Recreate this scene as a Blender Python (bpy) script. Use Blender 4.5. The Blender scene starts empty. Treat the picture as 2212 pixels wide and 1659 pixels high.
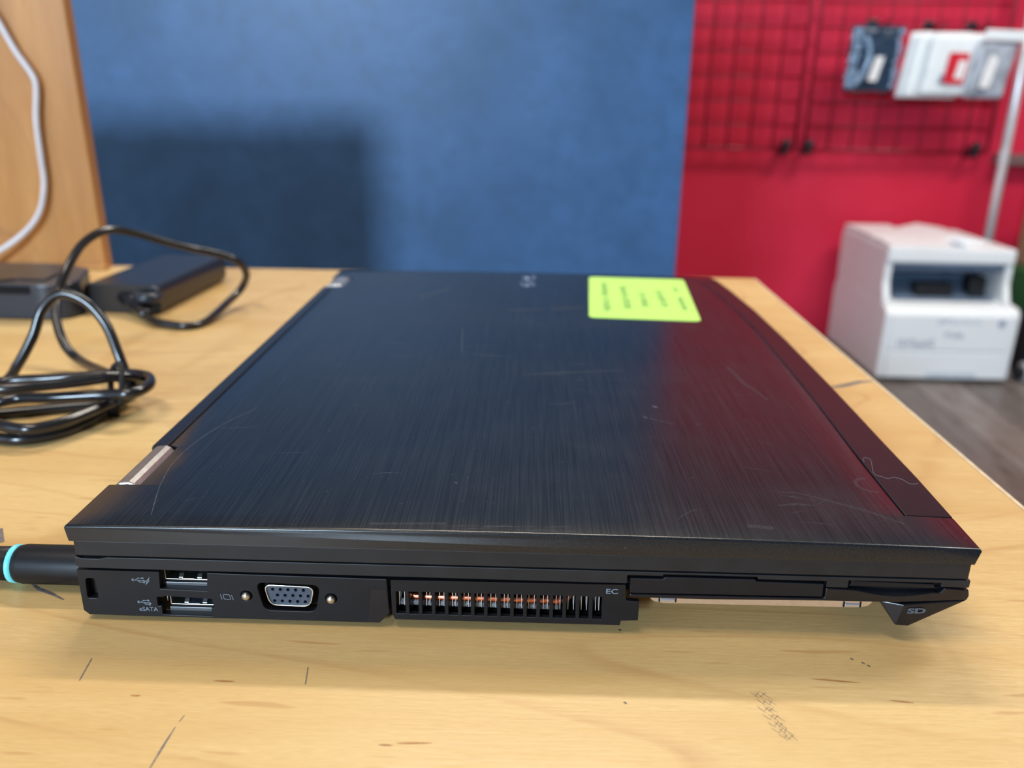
import bpy, bmesh, math, random
from mathutils import Vector, Matrix
random.seed(7)
PI = math.pi
C = bpy.context.scene.collection

# ------------------------------------------------------------------ camera, world, lights, exposure
# metres; the table top is z = 0, the laptop's near (left) side runs along x at y = 0
cam_d = bpy.data.cameras.new('camera')
cam = bpy.data.objects.new('camera', cam_d)
C.objects.link(cam)
right = Vector((0.9996, 0.0248, 0.0156)); down = Vector((0.0228, -0.3271, -0.9447)); fwd = Vector((-0.0183, 0.9447, -0.3275))
fwd.normalize(); right = (right - fwd * right.dot(fwd)).normalized(); up = right.cross(fwd)
m = Matrix((right, up, -fwd)).transposed().to_4x4()
m.translation = Vector((0.1207, -0.1944, 0.1390))
cam.matrix_world = m
cam_d.sensor_width = 36.0
cam_d.lens = 36.0 * 1827.5 / 2212.0
cam_d.clip_start = 0.01
cam_d.dof.use_dof = True
cam_d.dof.focus_distance = 0.232
cam_d.dof.aperture_fstop = 11.0
bpy.context.scene.camera = cam

vs = bpy.context.scene.view_settings
vs.view_transform = 'Standard'; vs.look = 'None'; vs.gamma = 1.0; vs.use_curve_mapping = False
vs.exposure = 0.0

world = bpy.data.worlds.new('room_light'); bpy.context.scene.world = world
world.use_nodes = True
bgn = world.node_tree.nodes['Background']
bgn.inputs[0].default_value = (1.0, 0.93, 0.88, 1); bgn.inputs[1].default_value = 0.17

def area(name, loc, target, sx, sy, power, color):
    l = bpy.data.lights.new(name, 'AREA'); l.shape = 'RECTANGLE'; l.size = sx; l.size_y = sy
    l.energy = power; l.color = color
    o = bpy.data.objects.new(name, l); C.objects.link(o); o.location = loc
    o.rotation_euler = (Vector(target) - Vector(loc)).to_track_quat('-Z', 'Y').to_euler()
    return o
area('ceiling_tube_light_far', (0.14, 1.60, 2.02), (0.14, 0.0, 0.0), 1.2, 0.10, 31, (1.0, 0.90, 0.76))
area('ceiling_tube_light_near', (-0.5, -0.35, 2.05), (0.2, 0.6, 0.0), 1.2, 0.25, 21, (1.0, 0.88, 0.74))
area('ceiling_light_aisle', (1.9, 1.2, 2.05), (1.8, 2.0, -0.7), 1.2, 0.6, 52, (1.0, 0.95, 0.88))
area('shop_window_light', (-1.25, -3.6, 1.20), (0.3, 0.8, 0.10), 0.5, 0.5, 175, (0.60, 0.80, 1.0))
area('side_fill_light', (-2.6, -1.6, 0.9), (0.0, 0.2, 0.0), 1.6, 1.2, 18, (0.50, 0.73, 1.0))  # added broad bluish fill for the laptop's side and cords, no known window

# ------------------------------------------------------------------ helpers
def base_of(bm):
    xs = [v.co.x for v in bm.verts]; ys = [v.co.y for v in bm.verts]; zs = [v.co.z for v in bm.verts]
    return Vector(((min(xs) + max(xs)) / 2, (min(ys) + max(ys)) / 2, min(zs)))
ORG = {}
def tag(o, label=None, cat=None, group=None, kind=None):
    if label: o['label'] = label
    if cat: o['category'] = cat
    if group: o['group'] = group
    if kind: o['kind'] = kind
    return o
def thing(name, loc, label, cat, group=None):
    o = bpy.data.objects.new(name, None); C.objects.link(o); o.location = loc
    o.empty_display_size = 0.02
    ORG[o.name] = Vector(loc)
    return tag(o, label, cat, group)
def obj(name, bm, mat, parent=None, smooth=False, bevel=0, label=None, kind=None, angle=0.6, recalc=True):
    """all meshes are modelled in world metres, then moved to their own origin"""
    if recalc: bmesh.ops.recalc_face_normals(bm, faces=bm.faces[:])
    org = ORG[parent.name] if parent else base_of(bm)
    for v in bm.verts: v.co -= org
    me = bpy.data.meshes.new(name); bm.to_mesh(me); bm.free()
    me.materials.append(mat)
    o = bpy.data.objects.new(name, me); C.objects.link(o)
    if parent: o.parent = parent
    else: o.location = org
    ORG[o.name] = org
    if bevel:
        b = o.modifiers.new('bevel', 'BEVEL'); b.width = bevel; b.segments = 2; b.limit_method = 'ANGLE'; b.angle_limit = angle
        b.harden_normals = False
    if smooth:
        for p in me.polygons: p.use_smooth = True
    return tag(o, label=label, kind=kind)
def new(): return bmesh.new()
def box(bm, x0, x1, y0, y1, z0, z1):
    vs_ = [bm.verts.new((x, y, z)) for z in (z0, z1) for y in (y0, y1) for x in (x0, x1)]
    for f in ((0, 1, 3, 2), (4, 6, 7, 5), (0, 4, 5, 1), (2, 3, 7, 6), (0, 2, 6, 4), (1, 5, 7, 3)):
        bm.faces.new([vs_[i] for i in f])
    return bm
def bx(*a): return box(new(), *a)
def rbox(bm, c, s, rz=0, rx=0, ry=0):
    b2 = len(bm.verts)
    box(bm, -s[0]/2, s[0]/2, -s[1]/2, s[1]/2, -s[2]/2, s[2]/2)
    bm.verts.ensure_lookup_table()
    M_ = Matrix.Translation(c) @ Matrix.Rotation(rz, 4, 'Z') @ Matrix.Rotation(ry, 4, 'Y') @ Matrix.Rotation(rx, 4, 'X')
    for v in bm.verts[b2:]: v.co = M_ @ v.co
    return bm
def rounded(pts, r, seg=4):
    """round the corners of a 2-D polygon"""
    out = []; n = len(pts)
    for i in range(n):
        p0 = Vector(pts[i-1]); p = Vector(pts[i]); p1 = Vector(pts[(i+1) % n])
        a = (p0 - p).normalized(); b = (p1 - p).normalized()
        rr = min(r, (p0-p).length*0.45, (p1-p).length*0.45)
        A = p + a*rr; B = p + b*rr
        for k in range(seg+1):
            t = k/seg
            q = A*(1-t)**2 + p*2*t*(1-t) + B*t*t
            out.append((q.x, q.y))
    return out
def circ(cx, cz, r, n=14): return [(cx + r*math.cos(2*PI*k/n), cz + r*math.sin(2*PI*k/n)) for k in range(n)]
def plate(outline, holes, a0, a1, axis='y', bm=None):
    """extruded polygon with real holes; 2-D coords are (x,z) for axis y, (x,y) for z, (y,z) for x"""
    bm = bm or new(); tmp = new()
    def mk(p, a):
        return (p[0], a, p[1]) if axis == 'y' else ((p[0], p[1], a) if axis == 'z' else (a, p[0], p[1]))
    edges = []
    for loop in [outline] + list(holes):
        vv = [tmp.verts.new(mk(p, a0)) for p in loop]
        for i in range(len(vv)): edges.append(tmp.edges.new((vv[i], vv[(i+1) % len(vv)])))
    bmesh.ops.triangle_fill(tmp, use_beauty=True, use_dissolve=False, edges=edges)
    r = bmesh.ops.extrude_face_region(tmp, geom=tmp.faces[:])
    d = a1 - a0; vec = {'y': (0, d, 0), 'z': (0, 0, d), 'x': (d, 0, 0)}[axis]
    bmesh.ops.translate(tmp, verts=[g for g in r['geom'] if isinstance(g, bmesh.types.BMVert)], vec=vec)
    bmesh.ops.dissolve_limit(tmp, angle_limit=0.01, verts=tmp.verts[:], edges=tmp.edges[:])
    bmesh.ops.recalc_face_normals(tmp, faces=tmp.faces[:])
    me = bpy.data.meshes.new('tmp'); tmp.to_mesh(me); tmp.free(); bm.from_mesh(me); bpy.data.meshes.remove(me)
    return bm
def catmull(pts, n=8, closed=False):
    P = [Vector(p) for p in pts]
    if not closed: P = [P[0]*2 - P[1]] + P + [P[-1]*2 - P[-2]]
    out = []
    for i in range(1, len(P)-2):
        a, b, c, d = P[i-1:i+3]
        for k in range(n):
            t = k/n
            out.append(0.5*((2*b) + (c-a)*t + (2*a-5*b+4*c-d)*t*t + (3*b-a-3*c+d)*t**3))
    out.append(P[-2]); return out
def tube(bm, pts, r, seg=10, cap=True):
    rs = r if isinstance(r, (list, tuple)) else [r]*len(pts)
    prev = None; nrm = None
    rings = []
    for i, p in enumerate(pts):
        t = (pts[min(i+1, len(pts)-1)] - pts[max(i-1, 0)]).normalized()
        if nrm is None:
            nrm = t.orthogonal().normalized()
        else:
            nrm = (nrm - t*nrm.dot(t))
            nrm = nrm.normalized() if nrm.length > 1e-9 else t.orthogonal().normalized()
        bn = t.cross(nrm)
        rings.append([bm.verts.new(p + (nrm*math.cos(2*PI*k/seg) + bn*math.sin(2*PI*k/seg))*rs[i]) for k in range(seg)])
    for a, b in zip(rings, rings[1:]):
        for k in range(seg): bm.faces.new((a[k], a[(k+1) % seg], b[(k+1) % seg], b[k]))
    if cap:
        bm.faces.new(rings[0][::-1]); bm.faces.new(rings[-1])
    return bm
def ltube(bm, pts, r, seg=8): return tube(bm, [Vector(p) for p in pts], r, seg)
def lathe_y(bm, cx, cz, prof, seg=20):
    """prof = [(y, radius)] turned about an axis along y"""
    rings = [[bm.verts.new((cx + r*math.cos(2*PI*k/seg), y, cz + r*math.sin(2*PI*k/seg))) for k in range(seg)] for y, r in prof]
    for a, b in zip(rings, rings[1:]):
        for k in range(seg): bm.faces.new((a[k], a[(k+1) % seg], b[(k+1) % seg], b[k]))
    bm.faces.new(rings[0]); bm.faces.new(rings[-1]); return bm
def ribbon(bm, pts, w, plane='xy', h=0.0, zf=None):
    """thin flat mark following a polyline (print, scratch, pencil)"""
    P = [Vector(p) for p in pts]
    L, R = [], []
    for i, p in enumerate(P):
        t = (P[min(i+1, len(P)-1)] - P[max(i-1, 0)])
        t = t.normalized() if t.length > 0 else Vector((1, 0))
        n = Vector((-t.y, t.x))*w/2*(0.35 if i in (0, len(P)-1) and len(P) > 2 else 1)
        for s, arr in ((1, L), (-1, R)):
            q = p + n*s
            if plane == 'xy': arr.append(bm.verts.new((q.x, q.y, (zf(q.x, q.y) if zf else 0) + h)))
            else: arr.append(bm.verts.new((q.x, h, q.y)))
    for i in range(len(P)-1): bm.faces.new((L[i], R[i], R[i+1], L[i+1]))
    return bm
def text_bm(s, size, M_, ext=0.00002, bold=0.0, align='LEFT'):
    cu = bpy.data.curves.new('txt', 'FONT'); cu.body = s; cu.size = size; cu.extrude = ext; cu.offset = bold; cu.align_x = align
    cu.resolution_u = 3
    o = bpy.data.objects.new('txt', cu); C.objects.link(o)
    bpy.context.view_layer.update()
    me = bpy.data.meshes.new_from_object(o.evaluated_get(bpy.context.evaluated_depsgraph_get()))
    bm = new(); bm.from_mesh(me); bm.transform(M_)
    bpy.data.objects.remove(o); bpy.data.curves.remove(cu); bpy.data.meshes.remove(me)
    return bm
SIDE = lambda x, y, z: Matrix.Translation((x, y, z)) @ Matrix.Rotation(PI/2, 4, 'X')      # text facing -y

# ------------------------------------------------------------------ materials
class NT:
    def __init__(s, name):
        s.m = bpy.data.materials.new(name); s.m.use_nodes = True; s.t = s.m.node_tree
        s.b = s.t.nodes['Principled BSDF']; s.co = None
    def n(s, typ, **kw):
        nd = s.t.nodes.new(typ)
        for k, v in kw.items():
            if k.startswith('i_'):
                key = k[2:]; nd.inputs[int(key) if key.isdigit() else key.replace('_', ' ')].default_value = v
            else: setattr(nd, k, v)
        return nd
    def l(s, a, b): s.t.links.new(a, b)
    def coord(s, scale=(1, 1, 1), rot=(0, 0, 0)):
        if s.co is None: s.co = s.n('ShaderNodeTexCoord')
        mp = s.n('ShaderNodeMapping'); mp.inputs['Scale'].default_value = scale; mp.inputs['Rotation'].default_value = rot
        s.l(s.co.outputs['Object'], mp.inputs['Vector']); return mp.outputs[0]
    def noise(s, scale, vec, detail=3, rough=0.55, dist=0.0):
        nd = s.n('ShaderNodeTexNoise'); nd.inputs['Scale'].default_value = scale; nd.inputs['Detail'].default_value = detail
        nd.inputs['Roughness'].default_value = rough; nd.inputs['Distortion'].default_value = dist
        s.l(vec, nd.inputs['Vector']); return nd.outputs[0]
    def ramp(s, fac, stops):
        r = s.n('ShaderNodeValToRGB'); e = r.color_ramp.elements
        while len(e) < len(stops): e.new(0.5)
        for el, (p, c) in zip(e, stops):
            el.position = p; el.color = (c, c, c, 1) if isinstance(c, (int, float)) else tuple(c) + (1,)
        s.l(fac, r.inputs[0]); return r.outputs[0]
    def mix(s, fac, a, b, mode='MIX'):
        mx = s.n('ShaderNodeMixRGB', blend_type=mode)
        for sock, v in zip(mx.inputs, (fac, a, b)):
            if hasattr(v, 'is_output'): s.l(v, sock)
            elif isinstance(v, (int, float)): sock.default_value = v
            else: sock.default_value = tuple(v) + (1,)
        return mx.outputs[0]
    def bump(s, h, strength, dist):
        b = s.n('ShaderNodeBump'); b.inputs['Strength'].default_value = strength; b.inputs['Distance'].default_value = dist
        s.l(h, b.inputs['Height']); s.l(b.outputs[0], s.b.inputs['Normal'])
    def set(s, **kw):
        for k, v in kw.items():
            sock = s.b.inputs[k.replace('_', ' ')]
            if hasattr(v, 'is_output'): s.l(v, sock)
            else: sock.default_value = tuple(v) + (1,) if isinstance(v, (tuple, list)) and len(v) == 3 and sock.type == 'RGBA' else v
        return s

def simple(name, col, rough=0.5, metal=0.0, spec=0.5, nscale=60, var=0.08, bump=0.0, bscale=600, bdist=0.0002, **kw):
    k = NT(name); v = k.coord()
    c = k.ramp(k.noise(nscale, v), [(0.3, [x*(1-var) for x in col]), (0.7, [min(1, x*(1+var)) for x in col])])
    k.set(Base_Color=c, Roughness=rough, Metallic=metal, Specular_IOR_Level=spec, **kw)
    if bump: k.bump(k.noise(bscale, v, 2), bump, bdist)
    return k.m

def plywood(name, light, mid, dark, scale=1.0, rough=0.36, fleck=True, axis=0):
    k = NT(name)
    st = (1, 7, 1) if axis == 0 else (7, 1, 1) if axis == 1 else (7, 7, 1)
    if axis == 2: st = (7, 7, 1.0)
    v1 = k.coord(tuple(x*scale for x in st))
    broad = k.noise(5, v1, 3, 0.5)
    c = k.ramp(broad, [(0.34, mid), (0.60, light)])
    # contour-like growth lines
    field = k.noise(2.2, k.coord(tuple(x*scale for x in ((1, 3.2, 1) if axis == 0 else (3.2, 1, 1)))), 2, 0.45, 0.35)
    mu = k.n('ShaderNodeMath', operation='MULTIPLY'); k.l(field, mu.inputs[0]); mu.inputs[1].default_value = 17.0
    fr = k.n('ShaderNodeMath', operation='FRACT'); k.l(mu.outputs[0], fr.inputs[0])
    line = k.ramp(fr.outputs[0], [(0.0, 0.0), (0.86, 0.0), (0.955, 1.0), (1.0, 0.0)])
    lf = k.mix(1.0, line, k.ramp(k.noise(9, v1), [(0.35, 0.08), (0.60, 0.6)]), 'MULTIPLY')
    c = k.mix(lf, c, dark)
    # fine fibres
    fib = k.noise(60, k.coord(tuple(x*scale for x in ((1.2, 16, 1) if axis == 0 else (16, 1.2, 1)))), 3, 0.6)
    c = k.mix(k.ramp(fib, [(0.42, 0.30), (0.62, 0.0)]), c, mid)
    fine = k.noise(60, k.coord(tuple(x*scale for x in ((4, 60, 1) if axis == 0 else (60, 4, 1)))), 2, 0.6)
    c = k.mix(k.ramp(fine, [(0.40, 0.28), (0.58, 0.0)]), c, tuple(x*0.8 for x in mid))
    if fleck:
        fk = k.noise(38, k.coord(tuple(x*scale for x in ((1, 9, 1) if axis == 0 else (9, 1, 1)))), 1, 0.4)
        c = k.mix(k.ramp(fk, [(0.70, 0.0), (0.76, 0.5)]), c, dark)
    k.set(Base_Color=c, Roughness=k.ramp(fib, [(0.3, rough-0.08), (0.7, rough+0.12)]), Specular_IOR_Level=0.5)
    k.bump(fib, 0.25, 0.0002)
    return k.m

M_table = plywood('birch_plywood', (0.73, 0.515, 0.232), (0.63, 0.405, 0.160), (0.46, 0.23, 0.08))
M_board = plywood('divider_plywood', (0.57, 0.275, 0.080), (0.44, 0.195, 0.050), (0.30, 0.13, 0.04), scale=0.9, fleck=False, axis=1)
M_edge = simple('plywood_edge', (0.80, 0.66, 0.45), 0.5, nscale=200, var=0.15)
M_steel = simple('grey_steel_leg', (0.25, 0.25, 0.26), 0.4, 0.8)

# lid: brushed black metal, brushing runs along y
k = NT('brushed_black_lid'); v = k.coord((150, 1.6, 150)); br = k.noise(18, v, 2, 0.5)
sm = k.noise(11, k.coord((1, 1.6, 1)), 4, 0.6)
c = k.ramp(br, [(0.35, (0.0025, 0.0042, 0.0070)), (0.70, (0.0105, 0.0140, 0.0195))])
sp = k.noise(900, k.coord(), 1, 0.3)
c = k.mix(k.ramp(sp, [(0.80, 0.0), (0.84, 0.4)]), c, (0.12, 0.13, 0.14))
c = k.mix(k.ramp(sm, [(0.55, 0.0), (0.85, 0.22)]), c, (0.030, 0.036, 0.046))
k.set(Base_Color=c, Metallic=0.0, Specular_IOR_Level=0.52,
      Roughness=k.mix(0.5, k.ramp(br, [(0.3, 0.21), (0.7, 0.28)]), k.ramp(sm, [(0.35, 0.19), (0.75, 0.30)])))
k.bump(br, 0.10, 0.00003)
M_lid = k.m
M_trim = simple('satin_black_trim', (0.007, 0.0068, 0.010), 0.27, spec=0.42, nscale=300, var=0.2, bump=0.06, bscale=2500, bdist=0.00005)
M_plastic = simple('soft_black_plastic', (0.0050, 0.0060, 0.0090), 0.46, spec=0.32, nscale=150, var=0.15, bump=0.12, bscale=3000, bdist=0.00005)
M_bezel = simple('black_magnesium_edge', (0.0085, 0.0100, 0.0135), 0.50, spec=0.42, nscale=120, var=0.25, bump=0.10, bscale=3500, bdist=0.00004)
M_dark = simple('dark_cavity', (0.004, 0.004, 0.005), 0.7, spec=0.2)
M_hinge = simple('brushed_steel_hinge', (0.48, 0.46, 0.44), 0.34, 1.0, nscale=400, var=0.12, bump=0.1, bscale=1800, bdist=0.00005)
M_metal = simple('port_steel', (0.62, 0.62, 0.58), 0.28, 1.0, nscale=900, var=0.15)
M_tongue = simple('blue_grey_port_tongue', (0.10, 0.17, 0.36), 0.4)
M_vga = simple('grey_blue_port_insert', (0.055, 0.075, 0.11), 0.45, nscale=900, var=0.2)
M_copper = simple('copper_pipe', (0.72, 0.22, 0.12), 0.30, 1.0, nscale=500, var=0.25)
M_fin = simple('heatsink_fin', (0.85, 0.84, 0.82), 0.4, 0.6)
M_foam = simple('grey_mesh_foam', (0.16, 0.17, 0.18), 0.7, nscale=2500, var=0.8)
M_alu = simple('beige_aluminium_caddy', (0.68, 0.58, 0.50), 0.38, 0.85, nscale=500, var=0.06)
M_tab = simple('bluish_steel_tab', (0.55, 0.62, 0.78), 0.3, 0.9)
M_print = simple('grey_print', (0.16, 0.20, 0.25), 0.5, nscale=2000, var=0.1)
M_silver = simple('silver_lettering', (0.55, 0.58, 0.66), 0.25, 0.9)
M_green = simple('green_yellow_paper', (0.50, 0.86, 0.16), 0.6, nscale=60, var=0.03)
M_ink = simple('faded_green_ink', (0.13, 0.32, 0.08), 0.6, nscale=900, var=0.2)
M_rubber = simple('black_rubber', (0.012, 0.012, 0.013), 0.75)
def faint(name, col, a):
    k = NT(name); k.set(Base_Color=col, Roughness=0.5, Alpha=k.ramp(k.noise(900, k.coord(), 2), [(0.35, a*0.25), (0.65, a)])); return k.m
M_scr = faint('pale_scratch', (0.22, 0.25, 0.29), 0.45)
M_smear = faint('dull_smear', (0.10, 0.115, 0.135), 0.22)
M_pencil = simple('pencil', (0.16, 0.14, 0.14), 0.5, nscale=900, var=0.5)  # also used for the scuffs and the painted crack shadow
M_lint = simple('pale_lint', (0.22, 0.21, 0.24), 0.8)
M_knot = simple('brown_knot', (0.42, 0.19, 0.06), 0.45, nscale=700, var=0.25)
M_cord = simple('black_cord_rubber', (0.010, 0.011, 0.014), 0.22, spec=0.6, nscale=90, var=0.2)
M_brick = simple('black_adapter_plastic', (0.011, 0.0115, 0.014), 0.30, spec=0.5, nscale=200, var=0.15, bump=0.08, bscale=1500, bdist=0.0001)
M_hub = simple('dark_blue_black_plastic', (0.020, 0.026, 0.040), 0.32, spec=0.5)
k = NT('glowing_cyan_ring'); k.set(Base_Color=(0.10, 0.42, 0.50), Roughness=0.3, Emission_Color=(0.15, 0.75, 0.85, 1), Emission_Strength=0.55); M_ring = k.m
M_white_cable = simple('white_cable', (0.66, 0.66, 0.72), 0.35, spec=0.4)

# blue laminate with cloudy mottling
k = NT('mottled_blue_laminate')
cl = k.noise(7, k.coord(), 5, 0.62, 0.3); c2 = k.noise(40, k.coord(), 3, 0.6)
c = k.ramp(cl, [(0.32, (0.040, 0.108, 0.235)), (0.68, (0.062, 0.155, 0.345))])
c = k.mix(k.ramp(c2, [(0.32, 0.45), (0.55, 0.0)]), c, (0.036, 0.100, 0.20))
k.set(Base_Color=c, Roughness=0.42, Specular_IOR_Level=0.4); k.bump(c2, 0.08, 0.002)
M_blue = k.m
k = NT('red_paint'); rn = k.noise(2.5, k.coord(), 3)
k.set(Base_Color=k.ramp(rn, [(0.3, (0.56, 0.014, 0.045)), (0.7, (0.64, 0.022, 0.065))]), Roughness=0.55, Specular_IOR_Level=0.3); M_red = k.m
M_wire = simple('dark_red_wire', (0.26, 0.008, 0.028), 0.4)
M_knob = simple('black_clip', (0.010, 0.011, 0.016), 0.35)
M_prn = simple('white_printer_plastic', (0.84, 0.87, 0.90), 0.42, nscale=8, var=0.02)
M_prn_dark = simple('slate_printer_bay', (0.13, 0.18, 0.27), 0.4, nscale=12, var=0.2)
M_prn_blk = simple('black_printer_slot', (0.006, 0.008, 0.012), 0.5)
M_prn_ink = simple('grey_blue_print', (0.30, 0.36, 0.50), 0.5)
M_chrome = simple('pale_chrome', (0.80, 0.83, 0.88), 0.28, 0.45, nscale=20, var=0.06)
M_card = simple('brown_cardboard', (0.33, 0.20, 0.12), 0.8, nscale=12, var=0.12)
M_tape = simple('orange_brown_tape', (0.45, 0.13, 0.03), 0.4)
M_greenbox = simple('green_plastic_crate', (0.010, 0.115, 0.035), 0.45)
M_bag_dark = simple('navy_pouch_film', (0.022, 0.045, 0.085), 0.22, nscale=25, var=0.3, bump=0.5, bscale=25, bdist=0.01)
M_bag_white = simple('white_packaging', (0.78, 0.84, 0.88), 0.35, nscale=20, var=0.06)
M_bag_grey = simple('grey_clear_film', (0.36, 0.40, 0.47), 0.18, nscale=22, var=0.35, bump=0.5, bscale=30, bdist=0.01)
M_label_red = simple('red_card', (0.62, 0.012, 0.03), 0.45)
M_label_white = simple('white_label', (0.80, 0.80, 0.82), 0.5)
k = NT('bubble_film'); k.set(Base_Color=(0.35, 0.52, 0.75), Roughness=0.12, Transmission_Weight=0.35, Specular_IOR_Level=0.8); M_bubble = k.m

def planks_mat():
    k = NT('grey_brown_planks'); oi = k.n('ShaderNodeObjectInfo')
    g = k.noise(9, k.coord((7, 1, 1)), 4, 0.6, 0.4)
    c = k.ramp(g, [(0.25, (0.075, 0.052, 0.042)), (0.5, (0.16, 0.135, 0.125)), (0.8, (0.21, 0.20, 0.205))])
    hv = k.n('ShaderNodeHueSaturation'); k.l(c, hv.inputs['Color'])
    mr = k.n('ShaderNodeMapRange'); k.l(oi.outputs['Random'], mr.inputs[0]); mr.inputs[3].default_value = 0.75; mr.inputs[4].default_value = 1.25
    k.l(mr.outputs[0], hv.inputs['Value'])
    k.set(Base_Color=hv.outputs[0], Roughness=0.42, Specular_IOR_Level=0.4); return k.m
M_plank = planks_mat()
M_sub = simple('dark_underfloor', (0.03, 0.025, 0.022), 0.8)
M_upper = simple('charcoal_paint', (0.05, 0.065, 0.095), 0.7, nscale=2, var=0.1)

# ------------------------------------------------------------------ setting
FZ = -0.70
fl = obj('floor', bx(-3.5, 4.5, -3.0, 2.90, FZ - 0.05, FZ - 0.012), M_sub, kind='structure')
pw, pl = 0.152, 1.22
proto = None; i = 0
for col in range(18):
    x0 = 0.55 + col*pw
    off = (col*0.47) % pl
    y = -0.6 - off
    while y < 2.9:
        y0 = max(y, -0.6); y1 = min(y + pl, 2.845)
        if y1 - y0 > 0.05:
            obj('plank', bx(x0 + 0.0012, x0 + pw - 0.0012, y0 + 0.0012, y1 - 0.0012, FZ - 0.012, FZ), M_plank, fl, bevel=0.0015)
        y += pl
for a in ((-3.5, 0.548, -3.0, 2.845), (0.552, 3.28, -3.0, -0.602), (3.29, 4.5, -3.0, 2.845)):
    obj('plank_area', bx(a[0], a[1], a[2], a[3], FZ - 0.012, FZ - 0.001), M_plank, fl, kind='stuff')
wall = obj('wall_back', bx(-3.5, 4.5, 2.85, 2.95, FZ - 0.012, 1.25), M_red, kind='structure')
obj('wall_back_upper', bx(-3.5, 4.5, 2.85, 2.95, 1.251, 2.1), M_upper, kind='structure')

# wide blue partition between the table and the red wall
obj('partition', plate([(-1.25, FZ), (0.330, FZ), (0.3240, 0.60), (-1.25, 0.60)], [], 1.0, 1.03), M_blue, bevel=0.002)
tag(bpy.data.objects['partition'], 'wide mottled blue partition board standing behind the wooden table', 'partition')

# ------------------------------------------------------------------ table
tb = thing('work_table', (-0.3, 0.0, FZ), 'pale birch plywood work table under the laptop, with pencil marks', 'table')
obj('tabletop', bx(-1.05, 0.3000, -0.42, 0.4785, -0.0180, 0.0), M_table, tb, bevel=0.0012)
obj('edge_band', bx(0.3001, 0.3012, -0.42, 0.4785, -0.0178, -0.0003), M_edge, tb, label='pale edge band')  # band coloured paler than the tabletop
for x in (-1.0, 0.25):
    for y in (-0.38, 0.43):
        obj('leg', bx(x - 0.02, x + 0.02, y - 0.02, y + 0.02, FZ, -0.0181), M_steel, tb, bevel=0.002)
e = 0.00006
bm = new()
for (x0, y0, x1, y1) in ((0.0446, -0.0226, 0.0502, -0.0227), (0.1935, -0.0152, 0.2061, -0.0163), (0.0930, -0.0418, 0.1012, -0.0414), (0.0267, -0.0288, 0.0295, -0.0288), (0.2105, -0.0225, 0.2165, -0.0232), (0.0890, -0.0424, 0.0925, -0.0425)):
    n = 7; pts = [(x0 + (x1-x0)*t/n, y0 + (y1-y0)*t/n) for t in range(n+1)]
    w0 = 0.00055
    for t in range(n):
        wa = w0*math.sin(PI*(t+0.02)/n); wb = w0*math.sin(PI*min(t+1, n-0.05)/n)
        a, b = pts[t], pts[t+1]
        bm.faces.new([bm.verts.new(q) for q in ((a[0], a[1]-wa/2, e), (b[0], b[1]-wb/2, e), (b[0], b[1]+wb/2, e), (a[0], a[1]+wa/2, e))])
obj('wood_fleck', bm, M_knot, tb, kind='stuff')
bm = new()
for (u, v_) in ((0.1790, -0.0218), (0.1800, -0.0245), (0.1796, -0.0272), (0.1803, -0.0298), (0.1806, -0.0322), (0.1812, -0.0342), (0.1818, -0.0362)):
    for dx in (-0.0011, 0.0002, 0.0014):
        j = lambda: random.uniform(-0.0003, 0.0003)
        ribbon(bm, [(u+dx-0.0007+j(), v_+0.0011+j()), (u+dx+j(), v_+0.0002+j()), (u+dx+0.0011+j(), v_-0.0012+j())], 0.00013, h=e)
        if dx > -0.001: ribbon(bm, [(u+dx+0.0004+j(), v_+0.0010+j()), (u+dx-0.0009+j(), v_-0.0006+j())], 0.00010, h=e)
obj('pencil_hatching', bm, M_pencil, tb, label='grey crosshatched pencil mark')
bm = new(); ribbon(bm, [(0.0424, -0.0350), (0.0420, -0.0372)], 0.0002, h=e); ribbon(bm, [(0.0418, -0.0388), (0.0415, -0.0450), (0.0413, -0.0530)], 0.00055, h=e)
obj('pencil_line', bm, M_pencil, tb, label='short straight pencil line')
bm = new()
ribbon(bm, [(0.2700, 0.2112), (0.2800, 0.2150), (0.2920, 0.2224), (0.2995, 0.2240)], 0.0035, h=e)  # crack with its shadow, painted as one dark line
ribbon(bm, [(-0.0520, 0.0492), (-0.0462, 0.0405)], 0.0016, h=e)
ribbon(bm, [(-0.0245, 0.0185), (-0.0200, 0.0150), (-0.0150, 0.0128), (-0.0100, 0.0100)], 0.0011, h=e)
ribbon(bm, [(0.0667, -0.0165), (0.0677, -0.0230)], 0.00025, h=e)
ribbon(bm, [(0.0108, -0.0155), (0.0120, -0.0240)], 0.0003, h=e)
for x, y in ((0.2071, -0.0068), (0.2095, -0.0084), (0.2105, -0.0094), (0.1475, 0.003), (0.1460, -0.0262)):
    ribbon(bm, [(x-0.0003, y+0.0003), (x+0.0003, y-0.0003)], 0.0005, h=e)
ribbon(bm, [(-0.118, 0.155), (-0.098, 0.118), (-0.075, 0.080)], 0.0005, h=e)
obj('scuff_and_crack_shadow', bm, M_pencil, tb, kind='stuff')

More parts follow.
